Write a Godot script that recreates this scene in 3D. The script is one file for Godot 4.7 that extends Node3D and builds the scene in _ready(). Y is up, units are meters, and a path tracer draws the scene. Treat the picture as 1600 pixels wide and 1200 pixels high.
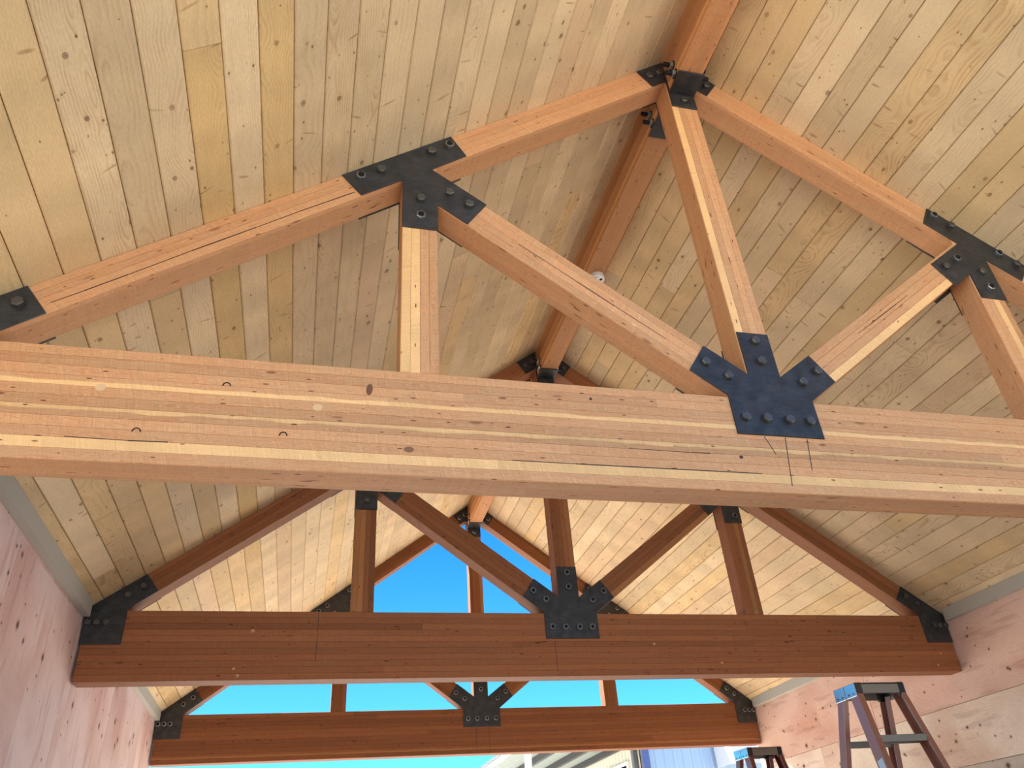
extends Node3D
# Timber-truss roof under construction. Metres, y up, floor at 0. The trusses lie in planes of constant z.
const Y0 := 2.743          # underside of the bottom chords
const ZF: Array[float] = [-2.272, -4.994, -8.028]   # front faces of the three trusses
const T := 0.13            # thickness of the timbers
const HB := 0.408          # depth of a bottom chord
const M := 0.743           # roof pitch
const LU := 0.4125         # boards meet the wall line (x = 3) at this height over Y0
const LL := 0.2475         # lower edge of the top chords at x = 3
const K := 0.072           # half width of the king post
const V1 := 1.321
const V2 := 1.463
const SKY_TOP := Color(0.0, 0.11, 0.485)     # linear
const SKY_LOW := Color(0.18, 0.74, 0.84)

const CRACKS := [
	[Vector2(-2.62, 0.575), Vector2(-2.533, 0.637), Vector2(-2.411, 0.727), Vector2(-2.224, 0.869), Vector2(-2.017, 1.020), Vector2(-1.862, 1.136), Vector2(-1.66, 1.279)],
	[Vector2(-0.98, 1.095), Vector2(-0.747, 0.922), Vector2(-0.598, 0.812), Vector2(-0.4, 0.667)],
	[Vector2(0.90, 1.063), Vector2(0.813, 0.999), Vector2(0.631, 0.865), Vector2(0.538, 0.798)],
	[Vector2(-2.465, 0.077), Vector2(-2.286, 0.0735), Vector2(-2.174, 0.0755)],
	[Vector2(-1.078, 0.076), Vector2(-0.849, 0.0745), Vector2(-0.129, 0.075)],
	[Vector2(-0.623, 0.149), Vector2(-0.397, 0.147), Vector2(-0.321, 0.148)]]

var rng := RandomNumberGenerator.new()
var m_fir: StandardMaterial3D
var m_pine: StandardMaterial3D
var m_ply: StandardMaterial3D
var m_steel: StandardMaterial3D
var mesh_head: ArrayMesh
var mesh_nut: ArrayMesh
var mesh_stud: ArrayMesh
var mesh_long: ArrayMesh
var mats := {}

func _ready() -> void:
	rng.seed = 20
	# ---- camera, sky, sun, exposure
	var cam := Camera3D.new()
	cam.name = "camera"
	cam.keep_aspect = Camera3D.KEEP_HEIGHT
	cam.fov = 52.634
	cam.transform = Transform3D(Basis(
		Vector3(0.970766, -0.065984, 0.230780),
		Vector3(-0.073757, 0.832951, 0.548409),
		Vector3(-0.228415, -0.549398, 0.803734)).orthonormalized(), Vector3(-1.7027, Y0 - 1.1631, 0))
	cam.near = 0.05
	cam.far = 300
	add_child(cam)
	var sky_m := ProceduralSkyMaterial.new()
	sky_m.sky_top_color = SKY_TOP.linear_to_srgb()
	sky_m.sky_horizon_color = SKY_LOW.linear_to_srgb()
	sky_m.sky_curve = 0.12
	sky_m.sky_energy_multiplier = 1.7
	sky_m.ground_horizon_color = Color(0.62, 0.6, 0.56)
	sky_m.ground_bottom_color = Color(0.5, 0.47, 0.42)
	sky_m.sun_angle_max = 8.0
	var sky := Sky.new()
	sky.sky_material = sky_m
	var env := Environment.new()
	env.background_mode = Environment.BG_SKY
	env.sky = sky
	env.ambient_light_source = Environment.AMBIENT_SOURCE_SKY
	env.tonemap_mode = Environment.TONE_MAPPER_LINEAR
	env.tonemap_exposure = 0.76
	env.sdfgi_enabled = true
	env.ssao_enabled = true
	env.ssil_enabled = true
	var we := WorldEnvironment.new()
	we.name = "world_environment"
	we.environment = env
	add_child(we)
	var sun := DirectionalLight3D.new()
	sun.name = "sun"
	sun.light_energy = 12.0
	sun.light_color = Color(1.0, 0.975, 0.93)
	sun.light_angular_distance = 0.53
	sun.shadow_enabled = true
	add_child(sun)
	var to_sun := Vector3(-0.46, 0.76, -0.46).normalized()
	sun.look_at_from_position(to_sun * 30.0, Vector3.ZERO, Vector3(0, 0, 1))
	# ---- materials, then structure, then things
	make_materials()
	build_ground()
	build_walls()
	build_roof()
	build_trims()
	build_neighbour()
	for i in 3:
		build_truss(i)
	build_ridges()
	build_ceiling_box()
	build_ladder("brown fibreglass stepladder with a pale rail sticker, the larger one, before the knotty plywood wall", Vector3(1.48, 0, -4.135), 0.0, 2.463, 0.16, Color(0.56, 0.34, 0.27))
	build_ladder("dark red stepladder, the smaller one, its top just below the end of the gable truss", Vector3(1.89, 0, -6.235), 0.05, 2.443, 0.155, Color(0.40, 0.12, 0.10))

# ------------------------------------------------------------ small helpers
func pick(a: Array) -> Variant:
	return a[rng.randi() % a.size()]

func lin(c: Color) -> Color:
	return c.srgb_to_linear()

func mat(key: String, c: Color, rough := 0.7, metal := 0.0) -> StandardMaterial3D:
	if not mats.has(key):
		var m := StandardMaterial3D.new()
		m.resource_name = key
		m.albedo_color = c
		m.roughness = rough
		m.metallic = metal
		mats[key] = m
	return mats[key]

func tag(o: Node, label: String, category: String, group := "", kind := "") -> Node:
	o.set_meta("label", label)
	o.set_meta("category", category)
	if group != "": o.set_meta("group", group)
	if kind != "": o.set_meta("kind", kind)
	return o

func base(called: String, at := Vector3.ZERO, parent: Node = null) -> Node3D:
	var o := Node3D.new()
	o.name = called
	(parent if parent else self).add_child(o, true)
	o.position = at
	return o

func part(called: String, mesh: Mesh, m: Material, parent: Node = null, at := Vector3.ZERO) -> MeshInstance3D:
	var o := MeshInstance3D.new()
	o.name = called
	o.mesh = mesh
	if m: o.material_override = m
	(parent if parent else self).add_child(o, true)
	o.position = at
	return o

func tri(st: SurfaceTool, p: Array, uv: Array, n: Vector3, c: Color) -> void:
	# front faces run clockwise: turn the triangle so that it faces along n
	var o := [0, 1, 2]
	if (p[1] - p[0]).cross(p[2] - p[0]).dot(n) > 0.0: o = [0, 2, 1]
	for k in o:
		st.set_normal(n)
		st.set_uv(uv[k])
		st.set_color(c)
		st.add_vertex(p[k])

func quad(st: SurfaceTool, a: Vector3, b: Vector3, c: Vector3, d: Vector3, out: Vector3, uv := [], col := Color.WHITE) -> void:
	var n := (c - a).cross(d - b)
	if n.length_squared() < 1e-14: return
	n = n.normalized()
	if n.dot(out) < 0.0: n = -n
	if uv.is_empty(): uv = [Vector2(0, 0), Vector2(1, 0), Vector2(1, 1), Vector2(0, 1)]
	tri(st, [a, b, c], [uv[0], uv[1], uv[2]], n, col)
	tri(st, [a, c, d], [uv[0], uv[2], uv[3]], n, col)

func st_new() -> SurfaceTool:
	var st := SurfaceTool.new()
	st.begin(Mesh.PRIMITIVE_TRIANGLES)
	return st

# a box with bevelled edges; uv in metres along the longest faces
func add_box(st: SurfaceTool, c: Vector3, s: Vector3, bev := 0.003, col := Color.WHITE, turn := Basis.IDENTITY) -> void:
	var h := s * 0.5
	bev = minf(bev, minf(h.x, minf(h.y, h.z)) * 0.6)
	var P := func(x: float, y: float, z: float) -> Vector3: return c + turn * Vector3(x, y, z)
	var ax := [Vector3(1, 0, 0), Vector3(0, 1, 0), Vector3(0, 0, 1)]
	for a in 3:
		var b := (a + 1) % 3
		var d := (a + 2) % 3
		for sg in [-1.0, 1.0]:
			var q := []
			for e in [[-1, -1], [1, -1], [1, 1], [-1, 1]]:
				var v := Vector3.ZERO
				v[a] = sg * h[a]
				v[b] = e[0] * (h[b] - bev)
				v[d] = e[1] * (h[d] - bev)
				q.append(P.call(v.x, v.y, v.z))
			var uv := [Vector2(0, 0), Vector2(s[b], 0), Vector2(s[b], s[d]), Vector2(0, s[d])]
			quad(st, q[0], q[1], q[2], q[3], turn * (ax[a] * sg), uv, col)
	for a in 3:      # bevel strips along axis a
		var b := (a + 1) % 3
		var d := (a + 2) % 3
		for e in [[-1, -1], [1, -1], [1, 1], [-1, 1]]:
			var v := []
			for k in 4:
				var w := Vector3.ZERO
				w[a] = (h[a] - bev) * (1 if k in [1, 2] else -1)
				w[b] = e[0] * (h[b] - (bev if k < 2 else 0.0))
				w[d] = e[1] * (h[d] - (0.0 if k < 2 else bev))
				v.append(P.call(w.x, w.y, w.z))
			var o := Vector3.ZERO
			o[b] = e[0]
			o[d] = e[1]
			quad(st, v[0], v[1], v[2], v[3], turn * o, [], col)
	for x in [-1, 1]:
		for y in [-1, 1]:
			for z in [-1, 1]:
				var p1: Vector3 = P.call(x * h.x, y * (h.y - bev), z * (h.z - bev))
				var p2: Vector3 = P.call(x * (h.x - bev), y * h.y, z * (h.z - bev))
				var p3: Vector3 = P.call(x * (h.x - bev), y * (h.y - bev), z * h.z)
				tri(st, [p1, p2, p3], [Vector2.ZERO, Vector2.ZERO, Vector2.ZERO], (turn * Vector3(x, y, z)).normalized(), col)

func box(called: String, c: Vector3, s: Vector3, m: Material, parent: Node = null, bev := 0.003, turn := Basis.IDENTITY) -> MeshInstance3D:
	var st := st_new()
	add_box(st, Vector3.ZERO, s, bev, Color.WHITE, turn)
	return part(called, st.commit(), m, parent, c)

# a bar of rectangular section from a to b, its section's first side along «side»
func add_bar(st: SurfaceTool, a: Vector3, b: Vector3, side: Vector3, w: float, d: float, bev := 0.002) -> void:
	var y := (b - a).normalized()
	var z := side.cross(y).normalized()
	var x := y.cross(z)
	add_box(st, (a + b) * 0.5, Vector3(w, (b - a).length(), d), bev, Color.WHITE, Basis(x, y, z))

# lathe round the z axis; profile of Vector2(radius, z)
func add_lathe(st: SurfaceTool, prof: Array, n: int, at := Vector3.ZERO, col := Color.WHITE) -> void:
	for i in n:
		var a0 := TAU * i / n
		var a1 := TAU * (i + 1) / n
		for k in prof.size() - 1:
			var p: Vector2 = prof[k]
			var q: Vector2 = prof[k + 1]
			var v := []
			for e in [[p, a0], [p, a1], [q, a1], [q, a0]]:
				v.append(at + Vector3(cos(e[1]) * e[0].x, sin(e[1]) * e[0].x, e[0].y))
			var am := (a0 + a1) * 0.5
			var out := Vector3(cos(am) * (p.y - q.y) * -1.0, sin(am) * (p.y - q.y) * -1.0, p.x - q.x)
			if p.x < 1e-6: tri(st, [v[0], v[2], v[3]], [Vector2.ZERO, Vector2.ZERO, Vector2.ZERO], out.normalized(), col)
			elif q.x < 1e-6: tri(st, [v[0], v[1], v[2]], [Vector2.ZERO, Vector2.ZERO, Vector2.ZERO], out.normalized(), col)
			else: quad(st, v[0], v[1], v[2], v[3], out, [], col)

# a convex polygon moved inwards, each edge by its own amount
func inset(poly: Array, d: Array) -> Array:
	var n := poly.size()
	var out := []
	for i in n:
		var j := (i + n - 1) % n
		var e0: Vector2 = (poly[i] - poly[j]).normalized()
		var e1: Vector2 = (poly[(i + 1) % n] - poly[i]).normalized()
		var p0: Vector2 = poly[j] + Vector2(-e0.y, e0.x) * d[j]
		var p1: Vector2 = poly[i] + Vector2(-e1.y, e1.x) * d[i]
		var x = Geometry2D.line_intersects_line(p0, e0, p1, e1)
		out.append(x if x != null else p1)
	return out

func ccw(poly: Array) -> Array:
	if Geometry2D.is_polygon_clockwise(PackedVector2Array(poly)):
		poly = poly.duplicate()
		poly.reverse()
	var res := []
	for p in poly:
		if res.is_empty() or p.distance_to(res[-1]) > 1e-4: res.append(p)
	if res.size() > 1 and res[0].distance_to(res[-1]) < 1e-4: res.pop_back()
	return res

# a steel plate: any polygon in the truss plane, its front at z1 and its back at z0, edges eased
func plate_mesh(poly: Array, z0: float, z1: float, c := 0.0012) -> ArrayMesh:
	var st := st_new()
	poly = ccw(poly)
	var n := poly.size()
	var d := []
	d.resize(n)
	d.fill(c)
	var ins := inset(poly, d)
	var up := z1 > z0
	for fz in [[z1, true], [z0, false]]:
		var idx := Geometry2D.triangulate_polygon(PackedVector2Array(ins))
		for t in range(0, idx.size(), 3):
			var p := []
			var uv := []
			for k in 3:
				var q: Vector2 = ins[idx[t + k]]
				p.append(Vector3(q.x, q.y, fz[0]))
				uv.append(q)
			tri(st, p, uv, Vector3(0, 0, 1.0 if fz[1] == up else -1.0), Color.WHITE)
	var s := c if up else -c
	for i in n:
		var a: Vector2 = poly[i]
		var b: Vector2 = poly[(i + 1) % n]
		var a2: Vector2 = ins[i]
		var b2: Vector2 = ins[(i + 1) % n]
		var e := (b - a).normalized()
		var o := Vector3(e.y, -e.x, 0)
		quad(st, Vector3(a.x, a.y, z0 + s), Vector3(b.x, b.y, z0 + s), Vector3(b.x, b.y, z1 - s), Vector3(a.x, a.y, z1 - s), o)
		quad(st, Vector3(a.x, a.y, z1 - s), Vector3(b.x, b.y, z1 - s), Vector3(b2.x, b2.y, z1), Vector3(a2.x, a2.y, z1), o + Vector3(0, 0, signf(z1 - z0)))
		quad(st, Vector3(a.x, a.y, z0 + s), Vector3(b.x, b.y, z0 + s), Vector3(b2.x, b2.y, z0), Vector3(a2.x, a2.y, z0), o - Vector3(0, 0, signf(z1 - z0)))
	return st.commit()

# ------------------------------------------------------------ computed textures
func noise(freq: float, sd: int, oct := 3) -> FastNoiseLite:
	var n := FastNoiseLite.new()
	n.noise_type = FastNoiseLite.TYPE_SIMPLEX
	n.seed = sd
	n.frequency = freq
	n.fractal_octaves = oct
	return n

func to_texture(data: PackedByteArray, w: int, h: int) -> ImageTexture:
	var im := Image.create_from_data(w, h, false, Image.FORMAT_RGB8, data)
	return ImageTexture.create_from_image(im)

func put(d: PackedByteArray, at: int, c: Vector3) -> void:
	d[at] = int(clampf(c.x, 0, 1) * 255.0)
	d[at + 1] = int(clampf(c.y, 0, 1) * 255.0)
	d[at + 2] = int(clampf(c.z, 0, 1) * 255.0)

# pine boards: 12 strips, each a board 0.127 m wide and 4.9 m long
func pine_texture() -> ImageTexture:
	var w := 2048
	var sh := 128
	var h := sh * 12
	var d := PackedByteArray()
	d.resize(w * h * 3)
	var nw := noise(0.011, 5, 2)
	var nf := noise(1.0, 9, 2)
	var nb := noise(1.0, 12, 2)
	var r := RandomNumberGenerator.new()
	r.seed = 77
	var light := Vector3(0.902, 0.808, 0.652)
	for s in 12:
		var pith := r.randf_range(-0.3, 1.3) * 0.127
		var flat := r.randf() < 0.65
		var depth0 := r.randf_range(0.004, 0.03) if flat else r.randf_range(0.05, 0.09)
		var spacing := r.randf_range(0.007, 0.015)
		var strong := r.randf_range(0.2, 0.6)
		var dark := Vector3(0.735, 0.575, 0.40) if r.randf() < 0.5 else Vector3(0.78, 0.64, 0.49)
		# knots of this strip, in metres: centre along, centre across, radius, darkness
		var kn := []
		for k in r.randi_range(24, 44): kn.append([r.randf() * 4.9, r.randf() * 0.127, r.randf_range(0.0018, 0.0040), r.randf_range(0.45, 0.95)])
		for k in r.randi_range(5, 11): kn.append([r.randf() * 4.9, r.randf() * 0.127, r.randf_range(0.005, 0.0105), r.randf_range(0.3, 0.7)])
		# spike knots: brown brush strokes running in from one edge
		var sp := []
		for k in r.randi_range(6, 13): sp.append([r.randf() * 4.9, r.randf() * 0.127, r.randf_range(0.004, 0.009), r.randf_range(0.012, 0.045), r.randf_range(0.25, 0.7), r.randf_range(-0.5, 0.5)])
		# ring displacement along the board, per column, only near the big knots
		for x in w:
			var X := x * 4.9 / w
			var dep := depth0 + 0.034 * nw.get_noise_2d(x * 0.42, s * 300.0) + 0.004 * nw.get_noise_2d(x * 1.1, s * 300.0 + 90.0)
			var pc := pith + 0.010 * nw.get_noise_2d(x * 0.4, s * 300.0 + 150.0)
			var tone := 1.0 + 0.05 * nb.get_noise_2d(x * 0.006, s * 31.0)
			var near := []
			for q in kn:
				if absf(q[0] - X) < q[2] * 9.0 + 0.004: near.append(q)
			var spn := []
			for q in sp:
				if absf(q[0] - X) < 0.05: spn.append(q)
			var at := (s * sh * w + x) * 3
			for y in sh:
				var W := y * 0.127 / sh
				var rr := sqrt((W - pc) * (W - pc) + dep * dep) + 0.0007 * nf.get_noise_2d(x * 0.008, (y + s * 200) * 0.06)
				var dk := 0.0
				var kb := 0.0
				for q in near:
					var dx: float = (X - q[0])
					var dy: float = (W - q[1])
					var dd := sqrt(dx * dx * 0.55 + dy * dy) / float(q[2])
					if q[2] > 0.004: rr += 0.012 * exp(-dd * 0.8) * (1.0 if q[3] > 0.5 else -1.0)
					if dd < 1.25: dk = maxf(dk, q[3] * smoothstep(1.25, 0.75, dd) * (0.75 + 0.25 * sin(dd * 9.0)))
					elif dd < 4.0: kb = maxf(kb, 0.35 * q[3] * (4.0 - dd) / 2.75 * smoothstep(0.0, 1.0, 1.0 - absf(dy) / (float(q[2]) * 2.0)))
				var f := fposmod(rr / spacing, 1.0)
				var ring := smoothstep(0.2, 0.84, f) * smoothstep(1.0, 0.88, f) * (0.75 + 0.9 * nb.get_noise_2d(x * 0.01, (y + s * 300) * 0.02))
				var fib := nf.get_noise_2d(x * 0.09, (y + s * 200) * 1.3)
				var fin := nf.get_noise_2d(x * 0.5, (y + s * 200) * 0.9 + 4000.0)
				var c := light.lerp(dark, clampf(ring * strong * 0.62 + kb, 0.0, 1.0))
				c *= tone * (1.0 + 0.055 * fib + 0.02 * fin)
				for q in spn:
					var sy: float = (W - q[1]) / q[3]
					var sx: float = (X - q[0] - (W - q[1]) * q[5]) / q[2]
					var ss := sx * sx + sy * sy
					if ss < 1.0: c = c.lerp(Vector3(0.47, 0.315, 0.19), float(q[4]) * (1.0 - ss) * (0.7 + 0.5 * fib))
				c = c.lerp(Vector3(0.30, 0.18, 0.095), dk)
				put(d, at, c)
				at += w * 3
	return to_texture(d, w, h)

# Douglas fir glulam: 8 rows of one lamination each (0.0355 m by 3 m), and below them a face 0.26 m wide
func fir_texture() -> ImageTexture:
	var w := 2048
	var h := 1024
	var d := PackedByteArray()
	d.resize(w * h * 3)
	var nf := noise(1.0, 3, 2)
	var nb := noise(1.0, 41, 2)
	var r := RandomNumberGenerator.new()
	r.seed = 5
	var saw := PackedFloat32Array()      # saw marks across the grain
	saw.resize(w)
	for x in w: saw[x] = nf.get_noise_2d(x * 0.25, 7.0) * 0.7 + (0.7 if r.randf() < 0.03 else 0.0) * r.randf_range(-1.0, 0.4)
	var red := Vector3(0.835, 0.634, 0.452)
	var deep := Vector3(0.768, 0.545, 0.374)
	var sap := Vector3(0.925, 0.735, 0.505)
	for row in 16:
		var wide := row >= 8
		var kn := []
		for k in r.randi_range(5, 9): kn.append([r.randi() % w, r.randf() * 64.0, r.randf_range(2.0, 4.5), r.randf_range(0.5, 1.0)])
		if row in [3, 7] or wide:
			for k in 3: kn.append([r.randi() % w, r.randf() * 64.0, r.randf_range(6.0, 10.0), r.randf_range(0.3, 0.6)])
		var straight := r.randf_range(0.1, 0.35)
		var lightness := r.randf_range(0.95, 1.05)
		for x in w:
			var near := []
			for q in kn:
				if absf(q[0] - x) < q[2] * 4.0: near.append(q)
			var at := (row * 64 * w + x) * 3
			var big := nb.get_noise_2d(x * 0.006, row * 17.0)
			for y in 64:
				var yy := (y + (512 if wide else row * 64)) if wide else y + row * 64
				if wide: yy = y + row * 64
				var wob := nf.get_noise_2d(x * 0.008, yy * 0.02 + row * 5.0) * 14.0
				var g := nf.get_noise_2d(x * 0.003, (yy + wob) * straight * 2.2 + row * 70.0)
				var fine := nf.get_noise_2d(x * 0.03, (yy + wob * 0.4) * 1.6)
				var c := red.lerp(deep, clampf(0.45 + g * 0.95 + big * 0.4, 0.0, 1.0))
				var t := y / 63.0
				var sp := 0.0
				match row:
					4: sp = 0.92
					5: sp = smoothstep(0.5, 0.40, t + big * 0.12)
					6: sp = smoothstep(0.52, 0.64, t + big * 0.14)
				c = c.lerp(sap * (1.0 + 0.05 * g), sp)
				# saw marks wander and come and go
				var sv := saw[(x + int(y * 0.06 * (1 + row % 3))) % w] * (0.45 + 0.55 * nb.get_noise_2d(x * 0.02, yy * 0.02 + 300.0))
				c *= lightness * (1.0 + 0.035 * fine + 0.13 * sv + 0.03 * big)
				for q in near:
					var dx: float = (x - q[0]) * 0.62
					var dy: float = y - q[1]
					var dd := sqrt(dx * dx + dy * dy) / float(q[2])
					if dd < 1.4: c = c.lerp(Vector3(0.34, 0.18, 0.10), q[3] * smoothstep(1.4, 0.6, dd))
				put(d, at, c)
				at += w * 3
	return to_texture(d, w, h)

# rotary-cut plywood, a sheet of 2.44 by 1.22 m
func ply_texture() -> ImageTexture:
	var w := 1024
	var h := 512
	var d := PackedByteArray()
	d.resize(w * h * 3)
	var n1 := noise(0.004, 61, 3)
	var n2 := noise(1.0, 62, 2)
	var n3 := noise(0.02, 63, 3)
	var r := RandomNumberGenerator.new()
	r.seed = 8
	var kn := []
	for k in 46: kn.append([r.randf() * w, r.randf() * h, r.randf_range(1.6, 3.6), r.randf_range(0.5, 0.9)])
	for k in 18: kn.append([r.randf() * w, r.randf() * h, r.randf_range(4.0, 7.0), r.randf_range(0.55, 0.85)])
	for k in 10: kn.append([r.randf() * w, r.randf() * h, r.randf_range(1.0, 1.8), 1.0])
	for y in h:
		var close := []
		for q in kn:
			if absf(q[1] - y) < q[2] * 3.0: close.append(q)
		for x in w:
			var wx := x + 60.0 * n1.get_noise_2d(x * 1.4 + 700.0, y * 1.4)
			var f := n1.get_noise_2d(wx * 0.7, y * 2.4) * 6.0 + n3.get_noise_2d(wx * 0.12, y * 0.8) * 0.35
			var ring := fposmod(f, 1.0)
			var line := smoothstep(0.1, 0.85, ring) * smoothstep(1.0, 0.9, ring)
			var fib := n2.get_noise_2d(x * 0.03, y * 0.6)
			var big := n1.get_noise_2d(x * 0.5 + 3000.0, y * 0.7)
			var c := Vector3(0.895, 0.835, 0.775).lerp(Vector3(0.815, 0.70, 0.625), clampf(line * 0.17 + 0.3 + big * 0.95, 0.0, 1.0))
			c *= 1.0 + 0.045 * fib
			var stz := n3.get_noise_2d(x * 0.12 + 500.0, y * 0.9)
			c = c.lerp(Vector3(0.56, 0.43, 0.38), 0.20 * smoothstep(0.38, 0.75, stz))
			for q in close:
				var dx: float = x - q[0]
				var dy: float = y - q[1]
				var dd := sqrt(dx * dx * 0.8 + dy * dy) / float(q[2])
				if dd < 2.6: c = c.lerp(Vector3(0.30, 0.17, 0.11), q[3] * (smoothstep(1.3, 0.7, dd) + 0.2 * smoothstep(2.6, 1.2, dd)) / 1.2)
			put(d, (y * w + x) * 3, c)
	return to_texture(d, w, h)

func steel_texture() -> ImageTexture:
	var w := 512
	var d := PackedByteArray()
	d.resize(w * w * 3)
	var n1 := noise(0.012, 71, 4)
	var n2 := noise(0.05, 72, 3)
	for y in w:
		for x in w:
			var a := n1.get_noise_2d(x, y)
			var b := n2.get_noise_2d(x * 0.35 + y * 0.2, y * 1.4)
			var v := 0.205 + 0.05 * a + 0.025 * b
			if absf(n1.get_noise_2d(x * 0.7 + 900.0, y * 1.5)) < 0.012: v *= 0.72
			var c := Vector3(v, v, v * 1.02).lerp(Vector3(0.23, 0.19, 0.16), smoothstep(0.3, 0.6, n1.get_noise_2d(x + 2000.0, y)) * 0.6)
			put(d, (y * w + x) * 3, c)
	return to_texture(d, w, w)

func make_materials() -> void:
	var wood := func(t: Texture2D, called: String, bump: float) -> StandardMaterial3D:
		var m := StandardMaterial3D.new()
		m.resource_name = called
		m.albedo_texture = t
		m.roughness = 0.62
		m.metallic_specular = 0.35
		m.vertex_color_use_as_albedo = true
		if bump > 0.0:
			m.heightmap_enabled = true
			m.heightmap_texture = t
			m.heightmap_scale = bump
		return m
	m_pine = wood.call(pine_texture(), "pine_boards", 0.05)
	m_fir = wood.call(fir_texture(), "fir_glulam", 0.12)
	m_ply = wood.call(ply_texture(), "plywood", 0.05)
	m_steel = StandardMaterial3D.new()
	m_steel.resource_name = "mill_scale_steel"
	m_steel.albedo_texture = steel_texture()
	m_steel.uv1_triplanar = true
	m_steel.uv1_world_triplanar = true
	m_steel.uv1_scale = Vector3(1.4, 1.4, 1.4)
	m_steel.roughness = 0.46
	m_steel.metallic = 0.2
	# hex bolt head, hex nut and the threaded end of a bolt, all standing on z = 0
	var st := st_new()
	add_lathe(st, [Vector2(0.0205, 0), Vector2(0.0205, 0.015), Vector2(0.0165, 0.019), Vector2(0.0, 0.019)], 6)
	mesh_head = st.commit()
	st = st_new()
	add_lathe(st, [Vector2(0.0215, 0), Vector2(0.0215, 0.014), Vector2(0.0185, 0.0175), Vector2(0.013, 0.0175)], 6)
	mesh_nut = st.commit()
	st = st_new()
	add_lathe(st, [Vector2(0.0135, 0.0), Vector2(0.0135, 0.019), Vector2(0.0115, 0.0215), Vector2(0, 0.0215)], 14)
	mesh_stud = st.commit()
	st = st_new()
	add_lathe(st, [Vector2(0.0125, 0.0), Vector2(0.0125, 0.042), Vector2(0.0105, 0.045), Vector2(0, 0.045)], 14)
	mesh_long = st.commit()

# ------------------------------------------------------------ laminated timber
func atlas(row: int, t: float, wide: bool, u: float, off: float) -> Vector2:
	if wide: return Vector2(u / 3.0 + off, 0.5 + clampf(t, 0.0, 1.0) * 0.48 + 0.01)
	return Vector2(u / 3.0 + off, (row + 0.04 + 0.92 * clampf(t, 0.0, 1.0)) / 16.0)

# one lamination: a convex polygon in the truss plane, extruded from zf back by thick
func lam_mesh(poly: Array, ax: Vector2, lo: float, wd: float, keep: Array, ends: Array, zf: float, thick: float, row: int, tint: Color) -> ArrayMesh:
	poly = ccw(poly)
	var n := poly.size()
	var ac := Vector2(-ax.y, ax.x)
	var d := []
	for i in n:
		var e: Vector2 = (poly[(i + 1) % n] - poly[i]).normalized()
		var mid: Vector2 = (poly[(i + 1) % n] + poly[i]) * 0.5
		var inner := absf(e.dot(ax)) > 0.999 and not keep.any(func(k: float) -> bool: return absf(mid.dot(ac) - k) < 0.002)
		var joint := absf(e.dot(ax)) < 0.001 and not ends.is_empty() and not ends.any(func(k: float) -> bool: return absf(mid.dot(ax) - k) < 0.002)
		d.append(0.00015 if joint else (0.0007 if inner else 0.003))
	var ins := inset(poly, d)
	var st := st_new()
	var off := rng.randf()
	var woff := rng.randf() * 0.4
	var uvf := func(p: Vector2) -> Vector2: return atlas(row, (p.dot(ac) - lo) / wd, false, p.dot(ax), off)
	var c := 0.003
	var zb := zf - thick
	for s in [[zf, 1.0, zf - c], [zb, -1.0, zb + c]]:
		for i in range(1, n - 1):
			var tr := [ins[0], ins[i], ins[i + 1]]
			tri(st, tr.map(func(p: Vector2) -> Vector3: return Vector3(p.x, p.y, s[0])), tr.map(uvf), Vector3(0, 0, s[1]), tint)
		for i in n:
			var a: Vector2 = poly[i]
			var b: Vector2 = poly[(i + 1) % n]
			var a2: Vector2 = ins[i]
			var b2: Vector2 = ins[(i + 1) % n]
			var e := (b - a).normalized()
			quad(st, Vector3(a.x, a.y, s[2]), Vector3(b.x, b.y, s[2]), Vector3(b2.x, b2.y, s[0]), Vector3(a2.x, a2.y, s[0]), Vector3(e.y, -e.x, s[1]), [uvf.call(a), uvf.call(b), uvf.call(b2), uvf.call(a2)], tint)
	for i in n:
		var a: Vector2 = poly[i]
		var b: Vector2 = poly[(i + 1) % n]
		var e := (b - a).normalized()
		var t0 := woff
		var t1 := woff + thick / 0.26
		quad(st, Vector3(a.x, a.y, zf - c), Vector3(b.x, b.y, zf - c), Vector3(b.x, b.y, zb + c), Vector3(a.x, a.y, zb + c), Vector3(e.y, -e.x, 0),
			[atlas(0, t0, true, a.dot(ax), off), atlas(0, t0, true, b.dot(ax), off), atlas(0, t1, true, b.dot(ax), off), atlas(0, t1, true, a.dot(ax), off)], tint)
	return st.commit()

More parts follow.
